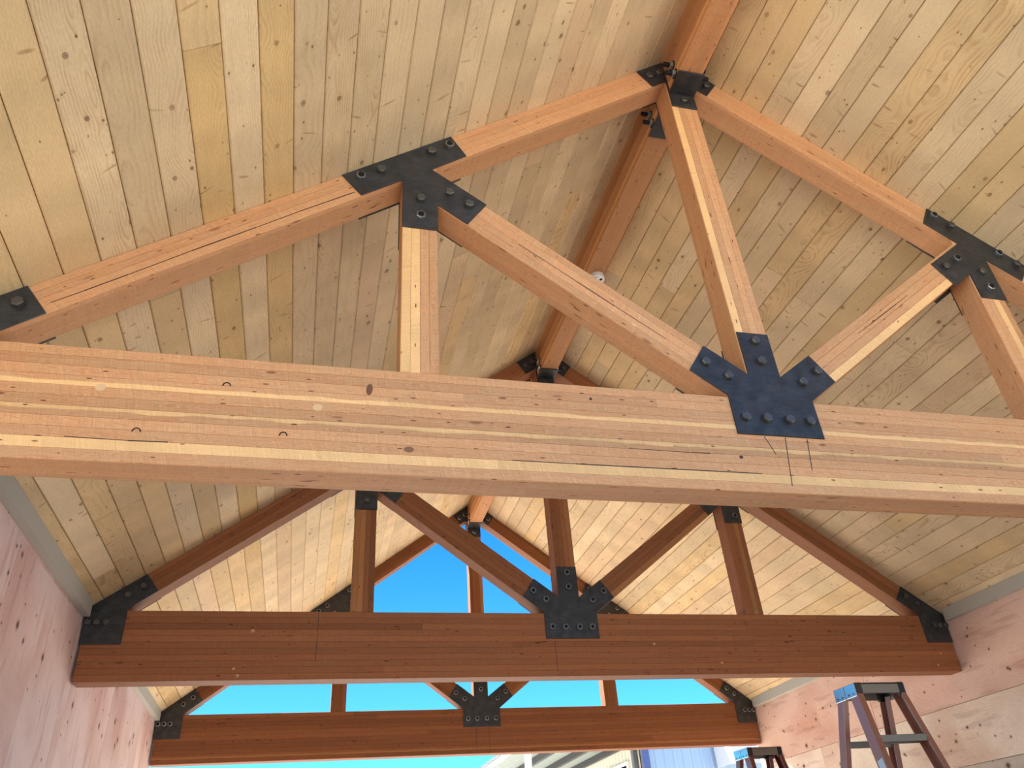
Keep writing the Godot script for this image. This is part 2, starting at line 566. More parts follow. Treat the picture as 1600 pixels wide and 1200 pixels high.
# a member: polygon cut into laminations along ax; each lamination may be finger-jointed from two or three boards
func member(called: String, parent: Node3D, poly: Array, ax: Vector2, rows: Array, zf: float, joints := 0, tone := Color.WHITE, thick := T) -> Node3D:
	var o := base(called, Vector3.ZERO, parent)
	ax = ax.normalized()
	var ac := Vector2(-ax.y, ax.x)
	var lo := 1e9
	var hi := -1e9
	var ulo := 1e9
	var uhi := -1e9
	for p in poly:
		lo = minf(lo, p.dot(ac))
		hi = maxf(hi, p.dot(ac))
		ulo = minf(ulo, p.dot(ax))
		uhi = maxf(uhi, p.dot(ax))
	var n := rows.size()
	var wd := (hi - lo) / n
	for k in n:
		var cuts := [ulo - 0.1]
		if joints > 0:
			var c := ulo
			while true:
				c += rng.randf_range(0.35, 1.0) * (uhi - ulo) / joints
				if c > uhi - 0.25: break
				cuts.append(c)
		cuts.append(uhi + 0.1)
		for j in cuts.size() - 1:
			var a := lo + wd * k
			var b := a + wd
			var strip := [ax * cuts[j] + ac * a, ax * cuts[j + 1] + ac * a, ax * cuts[j + 1] + ac * b, ax * cuts[j] + ac * b]
			var res := Geometry2D.intersect_polygons(PackedVector2Array(poly), PackedVector2Array(strip))
			if res.is_empty(): continue
			var g := rng.randf_range(-1, 1)
			var tint := tone * Color(1.0 + 0.05 * g, 1.0 + 0.055 * g, 1.0 + 0.06 * g)
			tint = lin(Color(clampf(tint.r, 0, 1), clampf(tint.g, 0, 1), clampf(tint.b, 0, 1)))
			var row: int = rows[k]
			if j > 0 and row < 4: row = rng.randi() % 4
			part("lamination", lam_mesh(Array(res[0]), ax, a, wd, [lo, hi], [ulo, uhi], zf, thick, row, tint), m_fir, o)
	return o

func mx(poly: Array, s: int) -> Array:
	return poly.map(func(p: Vector2) -> Vector2: return Vector2(p.x * s, p.y))

func bolt(parent: Node, p: Vector2, z: float, nut: bool, back := false) -> void:
	var o: MeshInstance3D
	if nut:
		o = part("hex_nut", mesh_nut, mat("zinc", Color(0.60, 0.60, 0.59), 0.32, 0.85), parent)
		var s := part("bolt_end", mesh_stud, mat("stud", Color(0.05, 0.05, 0.055), 0.55, 0.4), parent)
		s.position = Vector3(p.x, p.y, z)
		if back: s.rotation.y = PI
	else:
		o = part("bolt_head", mesh_head, mat("bolt", Color(0.37, 0.36, 0.345), 0.42, 0.65), parent)
	o.position = Vector3(p.x, p.y, z)
	o.rotation = Vector3(0, PI if back else 0.0, rng.randf() * PI)

func build_truss(i: int) -> void:
	var labels := [
		"timber truss with honey-coloured bottom chord, yellow sapwood stripes and a blue-grey steel centre plate",
		"brown timber truss between the other two, its bottom chord passing above the larger stepladder",
		"dark brown timber truss in the open gable end, with blue sky showing through it"]
	var t := base("roof_truss", Vector3(0, Y0, ZF[i]))
	tag(t, labels[i], "truss", "timber roof trusses")
	var tcl := func(x: float) -> float: return LL + M * (3.0 - absf(x))
	var tcu := func(x: float) -> float: return LU + M * (3.0 - absf(x))
	var rows_b: Array = [[1, 4, 2, 0, 6, 3, 1, 5, 2, 3, 0], [1, 0, 3, 2, 1, 7, 0, 2, 3, 1, 0], [0, 5, 2, 1, 3, 0, 2, 1, 7, 3, 2]][i]
	var tone: Color = [Color(1, 1, 1), Color(0.71, 0.62, 0.57), Color(0.66, 0.575, 0.53)][i]  # middle and far timber redder, and darkened to stand in for their shade
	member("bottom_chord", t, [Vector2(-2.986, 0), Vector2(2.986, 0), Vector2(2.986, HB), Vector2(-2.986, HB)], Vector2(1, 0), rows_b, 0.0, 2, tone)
	for s in [-1, 1]:
		var heel := 3.0 - (HB - LL) / M
		var tc := [Vector2(heel, HB), Vector2(2.99, HB), Vector2(2.99, tcu.call(2.99)), Vector2(K, tcu.call(K)), Vector2(K, tcl.call(K))]
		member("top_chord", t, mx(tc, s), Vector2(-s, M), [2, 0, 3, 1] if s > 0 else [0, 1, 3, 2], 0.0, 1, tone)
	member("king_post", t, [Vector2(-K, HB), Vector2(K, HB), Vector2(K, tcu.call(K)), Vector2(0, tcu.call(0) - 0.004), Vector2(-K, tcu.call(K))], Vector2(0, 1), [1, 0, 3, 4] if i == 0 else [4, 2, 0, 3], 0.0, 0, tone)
	for s in [-1, 1]:
		var dx: float = 0.012 if (s > 0 and i == 0) else (-0.012 if s > 0 and i == 2 else 0.0)
		var a := V1 + dx
		var b := V2 + dx
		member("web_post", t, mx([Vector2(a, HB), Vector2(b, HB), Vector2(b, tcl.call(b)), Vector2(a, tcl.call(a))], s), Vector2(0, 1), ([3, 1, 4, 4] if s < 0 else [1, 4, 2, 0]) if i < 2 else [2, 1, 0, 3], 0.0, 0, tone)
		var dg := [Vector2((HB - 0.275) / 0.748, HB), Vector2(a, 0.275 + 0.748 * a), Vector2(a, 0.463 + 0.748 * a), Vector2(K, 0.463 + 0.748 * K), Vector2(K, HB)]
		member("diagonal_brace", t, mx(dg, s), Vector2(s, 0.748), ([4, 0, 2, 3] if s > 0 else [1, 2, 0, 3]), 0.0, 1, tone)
	# ---- steel plates on both faces, with their bolts on the front
	var pz := 0.007
	var center := [Vector2(-0.187, 0.239), Vector2(0.187, 0.239), Vector2(0.187, 0.413), Vector2(0.328, 0.519), Vector2(0.241, 0.645), Vector2(K, 0.520), Vector2(K, 0.735), Vector2(-K, 0.735), Vector2(-K, 0.520), Vector2(-0.241, 0.645), Vector2(-0.328, 0.519), Vector2(-0.187, 0.413)]
	plates(t, center, [[-0.14, 0.313], [-0.049, 0.313], [0.049, 0.313], [0.14, 0.313], [0, 0.69], [0, 0.588], [-0.168, 0.5], [-0.254, 0.558], [0.165, 0.5], [0.252, 0.562]], pz, [0, 1, 1][i], "steel_plate")
	for s in [-1, 1]:
		var joint := [Vector2(1.253, 1.709), Vector2(1.715, 1.366), Vector2(1.632, 1.262), Vector2(1.466, 1.384), Vector2(1.466, 1.114), Vector2(1.318, 1.114), Vector2(1.318, 1.262), Vector2(1.195, 1.171), Vector2(1.108, 1.300), Vector2(1.342, 1.474), Vector2(1.185, 1.594)]
		var jb := [[1.262, 1.640, 1], [1.343, 1.582, 0], [1.556, 1.420, 0], [1.638, 1.364, 1], [1.39, 1.278, 0], [1.39, 1.178, 1], [1.268, 1.336, 0], [1.186, 1.281, 0]]
		if s > 0: jb = [[1.282, 1.640, 1], [1.364, 1.582, 0], [1.580, 1.418, 1], [1.662, 1.358, 0], [1.41, 1.272, 0], [1.41, 1.171, 1], [1.288, 1.340, 1], [1.198, 1.276, 0]]
		if i == 1: jb[5][2] = 0 if s < 0 else 1
		var dx: float = 0.018 if (s > 0 and i == 0) else 0.0
		var jp: Array = joint.map(func(p: Vector2) -> Vector2: return Vector2((p.x + dx) * s, p.y - dx * M * 0.8))
		plates(t, jp, jb.map(func(e: Array) -> Array: return [e[0] * s, e[1], e[2]]), pz, 1 if i == 2 else -1, "steel_plate")
		var hp := [Vector2(2.77, 0.207), Vector2(2.991, 0.207), Vector2(2.991, 0.416), Vector2(2.72, 0.618), Vector2(2.70, 0.633), Vector2(2.62, 0.528), Vector2(2.77, 0.416)]
		var hb := [[2.784, 0.497], [2.708, 0.555], [2.871, 0.332], [2.922, 0.332], [2.972, 0.332]]
		plates(t, mx(hp, s), hb.map(func(e: Array) -> Array: return [e[0] * s, e[1]]), pz, [0, 0, 1][i], "heel_plate")
	var ap := [Vector2(0, 2.636), Vector2(0.23, 2.466), Vector2(0.158, 2.358), Vector2(K, 2.421), Vector2(K, 2.219), Vector2(-K, 2.219), Vector2(-K, 2.421), Vector2(-0.158, 2.358), Vector2(-0.23, 2.466)]
	var apex := plates(t, ap, [[0, 2.268], [-0.165, 2.432], [0.165, 2.432], [-0.105, 2.475], [0.105, 2.475]], pz, 1 if i == 2 else 0, "apex_plate")
	# seat under the ridge beam, welded to the apex plate, before and behind the truss
	box("ridge_seat", Vector3(0, 2.3265, 0.074), Vector3(0.146, 0.009, 0.134), m_steel, t, 0.001)
	if i < 2: box("ridge_seat", Vector3(0, 2.3265, -T - 0.080), Vector3(0.146, 0.009, 0.144), m_steel, t, 0.001)
	apex.set_meta("label", "black apex plate under the ridge beam")
	if i == 0: near_marks(t)
	if i == 1:
		for q in [[-2.045, 0.287, 0.016], [-2.128, 0.065, 0.012], [-2.102, 0.025, 0.013], [1.051, 0.072, 0.013], [0.574, 0.203, 0.012], [2.851, 0.127, 0.012], [2.793, 0.044, 0.012]]:
			var st := st_new()
			add_lathe(st, [Vector2(q[2] * 0.75, 0), Vector2(q[2] * 0.68, 0.0014), Vector2(0, 0.0018)], 11)
			part("wood_patch", st.commit(), mat("patch", Color(0.74, 0.56, 0.40), 0.7), t, Vector3(q[0], q[1], 0))
	# pencil lines drawn across the chord faces
	var pm := mat("pencil", Color(0.19, 0.12, 0.09), 0.9)
	var pl: Array = [[[0.015, 0.03, 0.236, -0.03], [0.11, 0.10, 0.236, -0.02], [-0.075, 0.16, 0.236, 0.03]], [[-1.66, 0.10, 0.40, 0.0], [-0.128, 0.0, 0.238, 0.0]], [[-0.06, 0.0, 0.238, 0.0], [0.068, 0.0, 0.238, 0.0]]][i]
	for e in pl:
		var st := st_new()
		add_bar(st, Vector3(e[0] + e[3], e[1], 0.0004), Vector3(e[0], e[2], 0.0004), Vector3(1, 0, 0), 0.0028, 0.0012, 0.0002)
		part("pencil_line", st.commit(), pm, t)

func plates(t: Node3D, poly: Array, bolts: Array, pz: float, kind: int, called: String) -> MeshInstance3D:
	var o := part(called, plate_mesh(poly, 0.0003, pz), m_steel, t)
	part(called, plate_mesh(poly, -T - 0.0003, -T - pz), m_steel, t)
	for e in bolts:
		bolt(o, Vector2(e[0], e[1]), pz, (kind == 1) if kind >= 0 else e[2] == 1)
	return o

# plugs, knots and staples that show singly on the near truss
func near_marks(t: Node3D) -> void:
	var disc := func(called: String, x: float, y: float, rx: float, ry: float, c: Color, rough: float) -> void:
		var st := st_new()
		add_lathe(st, [Vector2(1, 0), Vector2(0.93, 0.0014), Vector2(0, 0.0018)], 11)
		var o := part(called, st.commit(), mat(called + str(c), c, rough), t, Vector3(x, y, 0))
		o.scale = Vector3(rx, ry, 1)
		o.rotation.z = rng.randf_range(-0.2, 0.2)
	disc.call("wood_patch", -2.402, 0.258, 0.016, 0.014, Color(0.86, 0.70, 0.52), 0.7)
	disc.call("wood_patch", -1.735, 0.236, 0.017, 0.014, Color(0.86, 0.70, 0.52), 0.7)
	disc.call("knot", -1.567, 0.322, 0.011, 0.024, Color(0.45, 0.29, 0.17), 0.6)
	disc.call("knot", -1.43, 0.096, 0.017, 0.011, Color(0.52, 0.36, 0.23), 0.6)
	disc.call("knot", -0.76, 0.35, 0.006, 0.006, Color(0.30, 0.17, 0.10), 0.6)
	disc.call("knot", -0.196, 0.14, 0.008, 0.007, Color(0.27, 0.15, 0.09), 0.6)
	disc.call("wood_patch", -0.527, 0.722, 0.009, 0.008, Color(0.86, 0.70, 0.52), 0.7)
	disc.call("wood_patch", -1.19, 1.24, 0.010, 0.007, Color(0.86, 0.70, 0.52), 0.7)
	# drying cracks: thin wedges of shadow-dark wood along the grain
	for line in CRACKS:
		var st := st_new()
		for k in line.size() - 1:
			var a: Vector2 = line[k]
			var b: Vector2 = line[k + 1]
			add_bar(st, Vector3(a.x, a.y, 0.0002), Vector3(b.x, b.y, 0.0002), Vector3(0, 0, 1), 0.0012, 0.0022 + 0.0014 * (k % 2), 0.0002)
		part("drying_crack", st.commit(), mat("pencil", Color(0.19, 0.12, 0.09)), t)
	for p in [Vector2(-2.27, 0.105), Vector2(-2.03, 0.295), Vector2(-1.835, 0.12)]:
		var st := st_new()
		for k in 6:
			var a0 := PI * k / 6.0
			var a1 := PI * (k + 1) / 6.0
			add_bar(st, Vector3(cos(a0) * 0.012, sin(a0) * 0.014, 0.0015), Vector3(cos(a1) * 0.012, sin(a1) * 0.014, 0.0015), Vector3(0, 0, 1), 0.003, 0.003, 0.0005)
		part("staple", st.commit(), mat("staple", Color(0.06, 0.05, 0.05), 0.5, 0.4), t, Vector3(p.x, p.y, 0))

# ------------------------------------------------------------ ridge beams
func build_ridges() -> void:
	var spans := [[Z_NEAR + 0.03, ZF[0] + 0.008], [ZF[0] - T - 0.008, ZF[1] + 0.008], [ZF[1] - T - 0.008, ZF[2] + 0.008]]
	var labels := ["ridge timber running out over the open bay from the apex of the honey-coloured truss", "ridge timber with a round metal box under it, between honey-coloured and middle brown truss", "ridge timber that ends at the gable truss against the blue sky"]
	for i in 3:
		var z0: float = spans[i][0]
		var z1: float = spans[i][1]
		var o := base("ridge_timber", Vector3(0, Y0, 0))
		tag(o, labels[i], "beam", "ridge timbers")
		for k in 7:
			var y0 := 2.332 + k * 0.0371
			var y1 := y0 + 0.0371
			var g := rng.randf_range(-0.06, 0.04)
			# built lying in the x-y plane along x, then turned to run along z
			var l := z0 - z1
			var me := lam_mesh([Vector2(0, y0), Vector2(l, y0), Vector2(l, y1), Vector2(0, y1)], Vector2(1, 0), y0, 0.0371, [2.332, 2.332 + 7 * 0.0371], [], 0.0655, 0.131, [2, 5, 1, 0, 3, 1, 2][k], lin(Color(0.95 + g, 0.92 + g, 0.88 + g)))
			var p := part("lamination", me, m_fir, o, Vector3(0, 0, z0))
			p.rotation.y = PI / 2
		# bolts through the beam beside each bracket; washer, nut and stub show on the left face
		var ends := []
		if i > 0: ends.append(z0 - 0.085)
		ends.append(z1 + 0.085)
		for z in ends:
			for y in [2.435, 2.365]:
				for s in [-1, 1]:
					var w := st_new()
					add_lathe(w, [Vector2(0.026, 0), Vector2(0.026, 0.004), Vector2(0.0, 0.003)], 16)
					for e in [["washer", w.commit(), mat("stud", Color(0.05, 0.05, 0.055)), 0.0], ["hex_nut", mesh_nut, mat("zinc", Color(0.6, 0.6, 0.6)), 0.003], ["bolt_end", mesh_long, mat("stud", Color.BLACK), 0.010]]:
						var b := part(e[0], e[1], e[2], o, Vector3(s * (0.0655 + e[3]), y, z))
						b.rotation.y = s * PI / 2

func build_ceiling_box() -> void:
	var o := base("electrical_box", Vector3(0.020, Y0 + 2.332, -3.735))
	tag(o, "round silver electrical box screwed under the ridge timber, half hidden behind a diagonal brace", "electrical box")
	var zn := mat("galvanised", Color(0.86, 0.86, 0.85), 0.45, 0.35)
	var st := st_new()
	add_lathe(st, [Vector2(0.052, 0), Vector2(0.052, 0.030), Vector2(0.049, 0.034), Vector2(0, 0.034)], 28)
	var b := part("box_body", st.commit(), zn, o)
	b.rotation.x = PI / 2
	for e in [[0.022, 0.012, 0.011], [-0.024, 0.018, 0.010], [0.0, -0.026, 0.010]]:
		var k := st_new()
		add_lathe(k, [Vector2(e[2], 0), Vector2(e[2] * 0.9, 0.0015), Vector2(0, 0.0015)], 14)
		var p := part("knockout", k.commit(), mat("hole", Color(0.02, 0.02, 0.02), 0.8), o, Vector3(e[0], -0.034, e[1]))
		p.rotation.x = PI / 2
	for e in [[0.012, -0.036], [-0.012, 0.037]]:
		var k := st_new()
		add_lathe(k, [Vector2(0.005, 0), Vector2(0.004, 0.003), Vector2(0, 0.003)], 10)
		var p := part("screw", k.commit(), mat("zinc", Color.WHITE), o, Vector3(e[0], -0.034, e[1]))
		p.rotation.x = PI / 2

# ------------------------------------------------------------ roof: boards under a deck
const Z_NEAR := -0.9  # unseen near roof edge, set so that outside light reaches the first truss
const Z_FAR := -8.36

func plank_mesh(x0: float, x1: float, za: float, zb: float, strip: int, flip: bool, u0: float, tint: Color, proud: float) -> ArrayMesh:
	# a board under the left slope (x < 0), running along z; its face looks down, edges chamfered
	var st := st_new()
	var dir := Vector3(1, M, 0).normalized()            # up the slope
	var nrm := Vector3(M, -1, 0).normalized()           # out of the face, downwards
	var o := Vector3(x0, Y0 + LU + M * (3.0 + x0), 0)
	var wd := (x1 - x0) * sqrt(1.0 + M * M)
	var ch := 0.0048
	var gap := 0.0012
	var prof := [[gap, -0.018], [gap, -ch + proud], [gap + ch, proud], [wd - gap - ch, proud], [wd - gap, -ch + proud], [wd - gap, -0.018]]
	var at := func(k: int, z: float) -> Vector3: return o + dir * prof[k][0] + nrm * prof[k][1] + Vector3(0, 0, z)
	var uv := func(k: int, z: float) -> Vector2:
		var t: float = clampf(prof[k][0] / 0.127, 0.0, 1.0)
		if flip: t = 1.0 - t
		return Vector2(clampf((za - z) / 4.9 + u0, 0.002, 0.998), (strip + 0.03 + 0.94 * t) / 12.0)
	var outs := [-dir, nrm - dir, nrm, nrm + dir, dir]
	for k in 5:
		quad(st, at.call(k, za - 0.0008), at.call(k + 1, za - 0.0008), at.call(k + 1, zb + 0.0008), at.call(k, zb + 0.0008), outs[k], [uv.call(k, za), uv.call(k + 1, za), uv.call(k + 1, zb), uv.call(k, zb)], tint)
	for e in [[za - 0.0008, 1.0], [zb + 0.0008, -1.0]]:
		for k in [1, 2, 3, 4]:
			tri(st, [at.call(0, e[0]), at.call(k, e[0]), at.call(k + 1, e[0])], [uv.call(0, za), uv.call(k, za), uv.call(k + 1, za)], Vector3(0, 0, e[1]), tint)
	return st.commit()

func build_roof() -> void:
	for side in [-1, 1]:
		var c := base("ceiling")
		tag(c, ["left", "right"][(side + 1) / 2] + " slope of the pine board ceiling, running up to the ridge beam", "ceiling", "", "structure")
		var edges := []
		if side < 0:
			edges.append(-3.0)
			for k in 29: edges.append(-2.914 + 0.1018 * k)
		else:
			edges.append(-3.0)
			for k in range(24, -5, -1): edges.append(-(0.465 + 0.10205 * k))
		edges[-1] = -0.02
		for k in edges.size() - 1:
			var z := Z_NEAR
			var first := true
			while z > Z_FAR:
				var l := rng.randf_range(2.6, 4.8)
				if first: l = rng.randf_range(1.4, 4.8)
				first = false
				if side < 0 and absf(edges[k] + 2.184) < 0.02 and z == Z_NEAR: l = Z_NEAR + 1.549
				var zb := maxf(z - l, Z_FAR)
				if zb - Z_FAR < 0.5: zb = Z_FAR
				l = minf(z - zb, 4.88)
				zb = z - l
				var g := rng.randf_range(-1, 1)
				var yel := rng.randf()
				var tint := Color(0.955 + 0.045 * g, 0.945 + 0.05 * g, 0.93 + 0.055 * g)
				if yel < 0.22: tint = Color(0.955, 0.92, 0.85) * (1.0 + 0.03 * g)
				elif yel > 0.86: tint = Color(0.945, 0.915, 0.90) * (1.0 + 0.03 * g)
				if side < 0 and absf(edges[k] + 2.184) < 0.02 and absf(z + 1.549) < 0.05: tint = Color(0.935, 0.885, 0.765)
				if side < 0 and absf(edges[k] + 1.984) < 0.02 and z == Z_NEAR: tint = Color(0.94, 0.895, 0.785)
				var u0 := rng.randf() * maxf(0.0, 1.0 - l / 4.9)
				var me := plank_mesh(edges[k], edges[k + 1], z, zb, rng.randi() % 12, rng.randf() < 0.5, u0, lin(tint), rng.randf_range(-0.0012, 0.0))
				var p := part("ceiling_plank", me, m_pine, c)
				if side > 0:      # the right slope is the left one turned half round the ridge line
					p.rotation.y = PI
					p.position.z = z + zb
				z = zb
		# deck over the boards, reaching past the walls as eaves
		var st := st_new()
		var w := 3.42 * sqrt(1.0 + M * M)
		var dir := Vector3(side, -M, 0).normalized()
		var nr := Vector3(side * M, 1, 0).normalized()
		var mid := Vector3(0, Y0 + LU + 3.0 * M, (Z_NEAR + Z_FAR) * 0.5) + dir * (w * 0.5 - 0.0) + nr * 0.045
		add_box(st, mid, Vector3(w, 0.05, Z_NEAR - Z_FAR + 0.04), 0.002, Color.WHITE, Basis(dir, nr, dir.cross(nr)))
		part("roof_deck", st.commit(), mat("deck", Color(0.55, 0.47, 0.37), 0.85), c)

# ------------------------------------------------------------ walls of plywood sheets
func build_walls() -> void:
	var top := Y0 + 0.42
	var zn := ZF[0] - T     # the unseen bay before the nearest truss is left open to admit light
	var zf := -8.15
	for side in [-1, 1]:
		var w := base("wall_left" if side < 0 else "wall_right")
		tag(w, "left wall sheathed with plywood, tinted lavender for skylight" if side < 0 else "right wall sheathed with knotty beige plywood", "wall", "", "structure")
		box("wall_core", Vector3(side * 3.085, top * 0.5, (zn + zf) * 0.5), Vector3(0.14, top, zn - zf - 0.002), mat("stud_wall", Color(0.72, 0.56, 0.42), 0.85), w, 0.002)
		var cells := []
		if side < 0:
			var zs := [zn, -3.72, -4.95, -6.17, -7.39, zf]
			for k in zs.size() - 1:
				cells.append([zs[k], zs[k + 1], 0.0, top - 2.44, true])
				cells.append([zs[k], zs[k + 1], top - 2.44, top, true])
		else:
			var ys := [0.0, Y0 - 1.81, Y0 - 0.594, Y0 - 0.196, top]
			for r in 4:
				var z := zn
				var l: float = [1.35, 2.3, 1.9, 1.3][r]
				while z > zf + 0.01:
					var zb := maxf(z - l, zf)
					if zb - zf < 0.3: zb = zf
					cells.append([z, zb, ys[r], ys[r + 1], false])
					z = zb
					l = 2.44
		for e in cells:
			var st := st_new()
			var c := Vector3(side * 3.0085, (e[2] + e[3]) * 0.5, (e[0] + e[1]) * 0.5)
			var sz := Vector3(0.012, e[3] - e[2] - 0.003, e[0] - e[1] - 0.003)
			var g := rng.randf_range(-0.03, 0.03)
			var tint := Color(0.99 + g, 0.945 + g, 0.985 + g) if side < 0 else Color(1.0, 0.99 + g, 0.97 + g)  # left sheets carry a lavender tint for the skylight falling on them
			if side > 0 and e[3] > Y0: tint = Color(0.97, 0.88, 0.86)
			if side > 0 and e[3] < Y0 - 0.5: tint = Color(0.84, 0.83, 0.82)
			var ou := rng.randf()
			var ov := rng.randf()
			# face with its sheet texture; edges as a bevelled box
			add_box(st, Vector3.ZERO, sz, 0.0015, lin(tint))
			var hx := sz * 0.5
			var f: float = -side * (hx.x + 0.0002)
			var q := [Vector3(f, -hx.y + 0.0015, -hx.z + 0.0015), Vector3(f, hx.y - 0.0015, -hx.z + 0.0015), Vector3(f, hx.y - 0.0015, hx.z - 0.0015), Vector3(f, -hx.y + 0.0015, hx.z - 0.0015)]
			var uv := []
			for p in q:
				uv.append(Vector2(p.y / 2.44 + ou, p.z / 1.22 + ov) if e[4] else Vector2(p.z / 2.44 + ou, p.y / 1.22 + ov))
			quad(st, q[0], q[1], q[2], q[3], Vector3(-side, 0, 0), uv, lin(tint))
			part("plywood_sheet", st.commit(), m_ply, w, c)

func build_trims() -> void:
	var g := StandardMaterial3D.new()
	g.resource_name = "grey_primed_board"
	g.albedo_color = Color(0.70, 0.685, 0.64)
	g.roughness = 0.6
	var spans := [[ZF[0] - T - 0.01, ZF[1] + 0.045], [ZF[1] - T - 0.01, ZF[2] + 0.045]]
	var n := 1
	for side in [-1, 1]:
		for k in 2:
			var xo := 3.001
			var xi := 2.957
			var yb := 0.356
			var poly := [Vector2(xi, yb), Vector2(xo, yb), Vector2(xo, LU - 0.0015), Vector2(xi, LU + M * (3.0 - xi) - 0.002)]
			var st := plate_mesh(mx(poly, side), spans[k][1], spans[k][0], 0.002)
			var o := part("trim_%d" % n, st, g, null, Vector3(0, Y0, 0))
			tag(o, "grey blocking board at the %s eave, %s" % [["left", "right"][(side + 1) / 2], ["between nearest and middle truss", "between middle and farthest truss"][k]], "trim", "", "structure")
			n += 1

func build_ground() -> void:
	var gm := StandardMaterial3D.new()
	gm.resource_name = "gravel"
	var nt := NoiseTexture2D.new()
	nt.width = 256
	nt.height = 256
	nt.seamless = true
	nt.noise = noise(0.06, 90, 4)
	var ramp := Gradient.new()
	ramp.set_color(0, Color(0.66, 0.64, 0.60))
	ramp.set_color(1, Color(0.78, 0.76, 0.72))
	nt.color_ramp = ramp
	gm.albedo_texture = nt
	gm.uv1_triplanar = true
	gm.uv1_world_triplanar = true
	gm.uv1_scale = Vector3(0.5, 0.5, 0.5)
	gm.roughness = 0.95
	tag(box("ground", Vector3(0, -0.16, -10), Vector3(140, 0.3, 140), gm, null, 0.01), "pale gravel yard around the building", "ground", "", "structure")
	tag(box("ground", Vector3(0, -0.04, 0.55), Vector3(16, 0.1, 5.5), mat("added_apron", Color(0.36, 0.345, 0.325), 0.9), null, 0.01), "unseen dark apron added in front of the building to cut bounced light", "ground", "", "structure")  # dark slab added out of view to lower the light bounced from below
	var fm := mat("concrete", Color(0.66, 0.645, 0.62), 0.9)
	tag(box("floor", Vector3(0, -0.05, -5.25), Vector3(6.3, 0.1, 5.9), fm, null, 0.01), "concrete slab floor under the timber roof", "floor", "", "structure")

# ------------------------------------------------------------ the building next door
func ribbed(a: Vector3, b: Vector3, up: float, out: Vector3, pitch: float, depth: float) -> ArrayMesh:
	# vertical ribbed metal siding from a to b, rising «up»
	var st := st_new()
	var l := a.distance_to(b)
	var e := (b - a) / l
	var n := int(l / pitch)
	var pts := []
	for k in n:
		for q in [[0.0, 0.0], [0.62, 0.0], [0.72, 1.0], [0.90, 1.0]]:
			pts.append(a + e * ((k + q[0]) * pitch) + out * (q[1] * depth))
	pts.append(a + e * n * pitch)
	for k in pts.size() - 1:
		quad(st, pts[k], pts[k + 1], pts[k + 1] + Vector3(0, up, 0), pts[k] + Vector3(0, up, 0), out)
	# back and ends give it thickness
	var bk := -out * 0.03
	quad(st, a + bk, pts[-1] + bk, pts[-1] + bk + Vector3(0, up, 0), a + bk + Vector3(0, up, 0), -out)
	for k in pts.size() - 1:
		for yy in [0.0, up]:
			quad(st, pts[k] + Vector3(0, yy, 0), pts[k + 1] + Vector3(0, yy, 0), a + e * clampf((pts[k + 1] - a).dot(e), 0, l) + bk + Vector3(0, yy, 0), a + e * clampf((pts[k] - a).dot(e), 0, l) + bk + Vector3(0, yy, 0), Vector3(0, 1 if yy > 0 else -1, 0))
	return st.commit()

